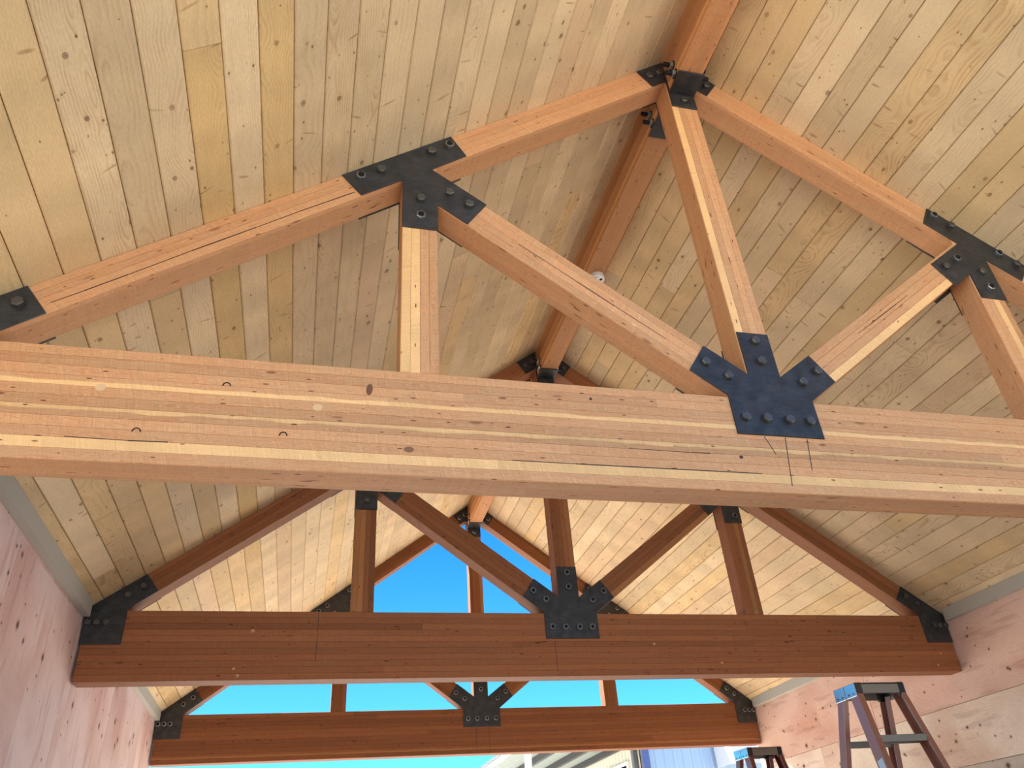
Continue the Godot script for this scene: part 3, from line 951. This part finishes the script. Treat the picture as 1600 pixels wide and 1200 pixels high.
func build_neighbour() -> void:
	var o := base("metal_building", Vector3(3.42, 0, -12.3))
	tag(o, "metal-sided building outside the open gable, with pale blue end wall and corrugated lean-to roof", "building")
	var L := func(x: float, y: float, z: float) -> Vector3: return Vector3(x - 3.42, y, z + 12.3)
	var blue := mat("pale_blue_siding", Color(0.66, 0.77, 0.86), 0.5)
	var cream := mat("cream_siding", Color(0.86, 0.85, 0.79), 0.55)
	var dark := mat("dark_purlin", Color(0.22, 0.225, 0.235), 0.6)
	var white := mat("white_trim", Color(0.93, 0.93, 0.91), 0.5)
	var yt := Y0 + 1.15
	part("end_wall_siding", ribbed(L.call(3.50, 0, -12.3), L.call(7.6, 0, -12.3), yt, Vector3(0, 0, 1), 0.155, 0.014), blue, o)
	part("side_wall_siding", ribbed(L.call(3.42, 0, -12.46), L.call(3.42, 0, -25.0), yt, Vector3(-1, 0, 0), 0.155, 0.014), cream, o)
	box("building_core", L.call(5.62, yt * 0.5, -18.7), Vector3(4.2, yt - 0.02, 12.6), cream, o, 0.01)
	box("corner_trim", L.call(3.45, yt * 0.5, -12.30), Vector3(0.11, yt, 0.07), mat("blue_trim", Color(0.34, 0.40, 0.62), 0.45), o, 0.004)
	box("downspout", L.call(3.37, 1.7, -12.56), Vector3(0.07, 3.4, 0.10), mat("grey_pipe", Color(0.42, 0.43, 0.46), 0.5), o, 0.012)
	# lean-to: corrugated sheet, purlins, eave board, posts
	var st := st_new()
	var xe := 1.16
	var ye := Y0 + 0.60
	var xw := 3.45
	var yw := Y0 + 0.82
	var z := -11.2
	var pts := []
	while z > -25.0:
		for q in [[0.0, 0.0], [0.07, 0.0], [0.095, 0.034], [0.135, 0.034], [0.16, 0.0]]: pts.append(Vector2(z - q[0], q[1]))
		z -= 0.16
	for k in pts.size() - 1:
		var p: Vector2 = pts[k]
		var q: Vector2 = pts[k + 1]
		for th in [[0.0, -1.0], [0.004, 1.0]]:
			quad(st, L.call(xe, ye + p.y + th[0], p.x), L.call(xe, ye + q.y + th[0], q.x), L.call(xw, yw + q.y + th[0], q.x), L.call(xw, yw + p.y + th[0], p.x), Vector3(0, th[1], 0))
		quad(st, L.call(xe, ye + p.y, p.x), L.call(xe, ye + q.y, q.x), L.call(xe, ye + q.y + 0.004, q.x), L.call(xe, ye + p.y + 0.004, p.x), Vector3(-1, 0, 0))
	part("lean_to_roof", st.commit(), mat("galvalume", Color(0.62, 0.66, 0.65), 0.5, 0.1), o)
	var sl := (yw - ye) / (xw - xe)
	for x in [1.96, 2.65, 3.36]:
		box("purlin", L.call(x, ye + sl * (x - xe) - 0.05, -18.1), Vector3(0.06, 0.10, 13.6), dark, o, 0.003)
	box("eave_board", L.call(xe + 0.05, ye - 0.035, -18.1), Vector3(0.03, 0.07, 13.7), white, o, 0.003)
	for zz in [-12.0, -15.6, -19.2]:
		box("lean_to_post", L.call(1.50, (ye - 0.0) * 0.5, zz), Vector3(0.09, ye, 0.09), white, o, 0.006)
	# window in the shaded side wall
	var wf := box("window_frame", L.call(3.395, Y0 + 0.02, -13.45), Vector3(0.05, 1.0, 1.15), white, o, 0.006)
	box("window_pane", Vector3(-0.022, 0, 0.27), Vector3(0.012, 0.88, 0.49), mat("dark_glass", Color(0.04, 0.07, 0.08), 0.08), wf, 0.001)
	box("window_pane", Vector3(-0.022, 0, -0.27), Vector3(0.012, 0.88, 0.49), mat("dark_glass", Color.BLACK), wf, 0.001)
	# boxed eave return at the corner of the end wall: a white box, its end cut to a slope
	var ev := plate_mesh([Vector2(4.62, Y0 + 0.28), Vector2(4.70, Y0 + 0.33), Vector2(5.9, Y0 + 0.33), Vector2(5.9, Y0 + 0.9), Vector2(4.60, Y0 + 0.9)].map(func(p: Vector2) -> Vector2: return p - Vector2(3.42, 0)), 0.02, 0.6, 0.004)
	part("boxed_eave", ev, white, o)

# ------------------------------------------------------------ stepladders
func build_ladder(label: String, at: Vector3, turn: float, top: float, hw: float, rail: Color) -> void:
	var o := base("stepladder", at)
	o.rotation.y = turn
	tag(o, label, "ladder", "stepladders")
	var rm := StandardMaterial3D.new()
	rm.resource_name = "fibreglass_rail"
	rm.albedo_color = rail
	rm.roughness = 0.3
	rm.metallic_specular = 0.7
	rm.clearcoat_enabled = true
	rm.clearcoat = 1.0
	rm.clearcoat_roughness = 0.2
	var al := mat("step_aluminium", Color(0.50, 0.46, 0.42), 0.5, 0.4)
	var shiny := mat("cap_plate", Color(0.74, 0.78, 0.84), 0.16, 0.95)
	var blk := mat("ladder_black", Color(0.06, 0.055, 0.05), 0.5)
	var dz := 0.105
	# cap: a tray with rounded ends and a bright bracket on each side
	var st := st_new()
	add_box(st, Vector3(0, top - 0.006, 0), Vector3(hw * 2 - 0.01, 0.012, dz * 2), 0.003)
	for s in [-1, 1]: add_box(st, Vector3(0, top - 0.030, s * (dz - 0.005)), Vector3(hw * 2 - 0.03, 0.058, 0.010), 0.003)
	part("top_cap", st.commit(), al, o)
	for s in [-1, 1]:
		for f in [-1, 1]: box("cap_corner", Vector3(s * (hw - 0.02), top - 0.034, f * (dz - 0.012)), Vector3(0.046, 0.070, 0.030), blk if s > 0 else mat("cap_corner", Color(0.16, 0.14, 0.12), 0.5), o, 0.006)
		for f in [-1, 1]:
			var b := st_new()
			add_box(b, Vector3(s * (hw + 0.003), top - 0.036, f * dz * 0.5), Vector3(0.006, 0.070, dz - 0.004), 0.002)
			var bp := part("cap_bracket", b.commit(), shiny, o)
			for k in 2:
				var rv := st_new()
				add_lathe(rv, [Vector2(0.006, 0), Vector2(0.0045, 0.004), Vector2(0, 0.0045)], 10)
				var r := part("rivet", rv.commit(), al, bp, Vector3(s * (hw + 0.006), top - 0.055, f * (dz * 0.3 + 0.045 * k)))
				r.rotation.y = s * PI / 2
	# rails: channels with the web outside, splayed and leaning
	var h := top - 0.05
	var rails := {}
	for f in [1, -1]:
		for s in [-1, 1]:
			var lean: float = 0.27 if f > 0 else 0.30
			var a := Vector3(s * (hw - 0.004), h, f * (dz - 0.04))
			var b := Vector3(s * (hw - 0.004 + 0.075 * h), 0.03, f * (dz - 0.04 + lean * h))
			rails[[f, s]] = [a, b]
			var r := st_new()
			var wz := 0.076 if f > 0 else 0.056
			add_bar(r, a, b, Vector3(1, 0, 0), 0.005, wz, 0.002)
			var ins := Vector3(-s * 0.015, 0, 0)
			for q in [-1, 1]: add_bar(r, a + ins + Vector3(0, 0, q * wz * 0.5), b + ins + Vector3(0, 0, q * wz * 0.5), Vector3(1, 0, 0), 0.034, 0.005, 0.002)
			var ra := part("front_rail" if f > 0 else "rear_rail", r.commit(), rm, o)
			box("rubber_foot", b + Vector3(-s * 0.012, 0.005, 0), Vector3(0.05, 0.07, wz + 0.02), blk, ra, 0.006)
			if f > 0 and s < 0:
				var d := (b - a).normalized()
				var sk := st_new()
				add_bar(sk, a + d * 0.37 + Vector3(s * 0.0032, 0, 0), a + d * 0.62 + Vector3(s * 0.0032, 0, 0), Vector3(1, 0, 0), 0.001, 0.05, 0.0002)
				part("rail_sticker", sk.commit(), mat("sticker", Color(0.72, 0.80, 0.90), 0.4), ra)
	for k in 7:
		var y := top - 0.29 - k * 0.305
		var q := (h - y) / (h - 0.03)
		var pl: Vector3 = rails[[1, -1]][0].lerp(rails[[1, -1]][1], q)
		var pr: Vector3 = rails[[1, 1]][0].lerp(rails[[1, 1]][1], q)
		var s := st_new()
		add_box(s, (pl + pr) * 0.5, Vector3(pr.x - pl.x - 0.006, 0.006, 0.082), 0.002)
		for f in [-1, 1]: add_box(s, (pl + pr) * 0.5 + Vector3(0, -0.016, f * 0.040), Vector3(pr.x - pl.x - 0.006, 0.034, 0.004), 0.001)
		part("step", s.commit(), al, o)
		if k in [0, 2, 4, 6]:
			var ql: Vector3 = rails[[-1, -1]][0].lerp(rails[[-1, -1]][1], q)
			var qr: Vector3 = rails[[-1, 1]][0].lerp(rails[[-1, 1]][1], q)
			box("rear_brace", (ql + qr) * 0.5, Vector3(qr.x - ql.x - 0.006, 0.034, 0.024), al, o, 0.003)
	for s in [-1, 1]:
		var y := 1.25
		var q := (h - y) / (h - 0.03)
		var p1: Vector3 = rails[[1, s]][0].lerp(rails[[1, s]][1], q)
		var p2: Vector3 = rails[[-1, s]][0].lerp(rails[[-1, s]][1], q)
		var sp := st_new()
		add_bar(sp, p1 + Vector3(-s * 0.02, 0, 0), p2 + Vector3(-s * 0.02, 0, 0), Vector3(1, 0, 0), 0.004, 0.025, 0.001)
		part("spreader", sp.commit(), al, o)
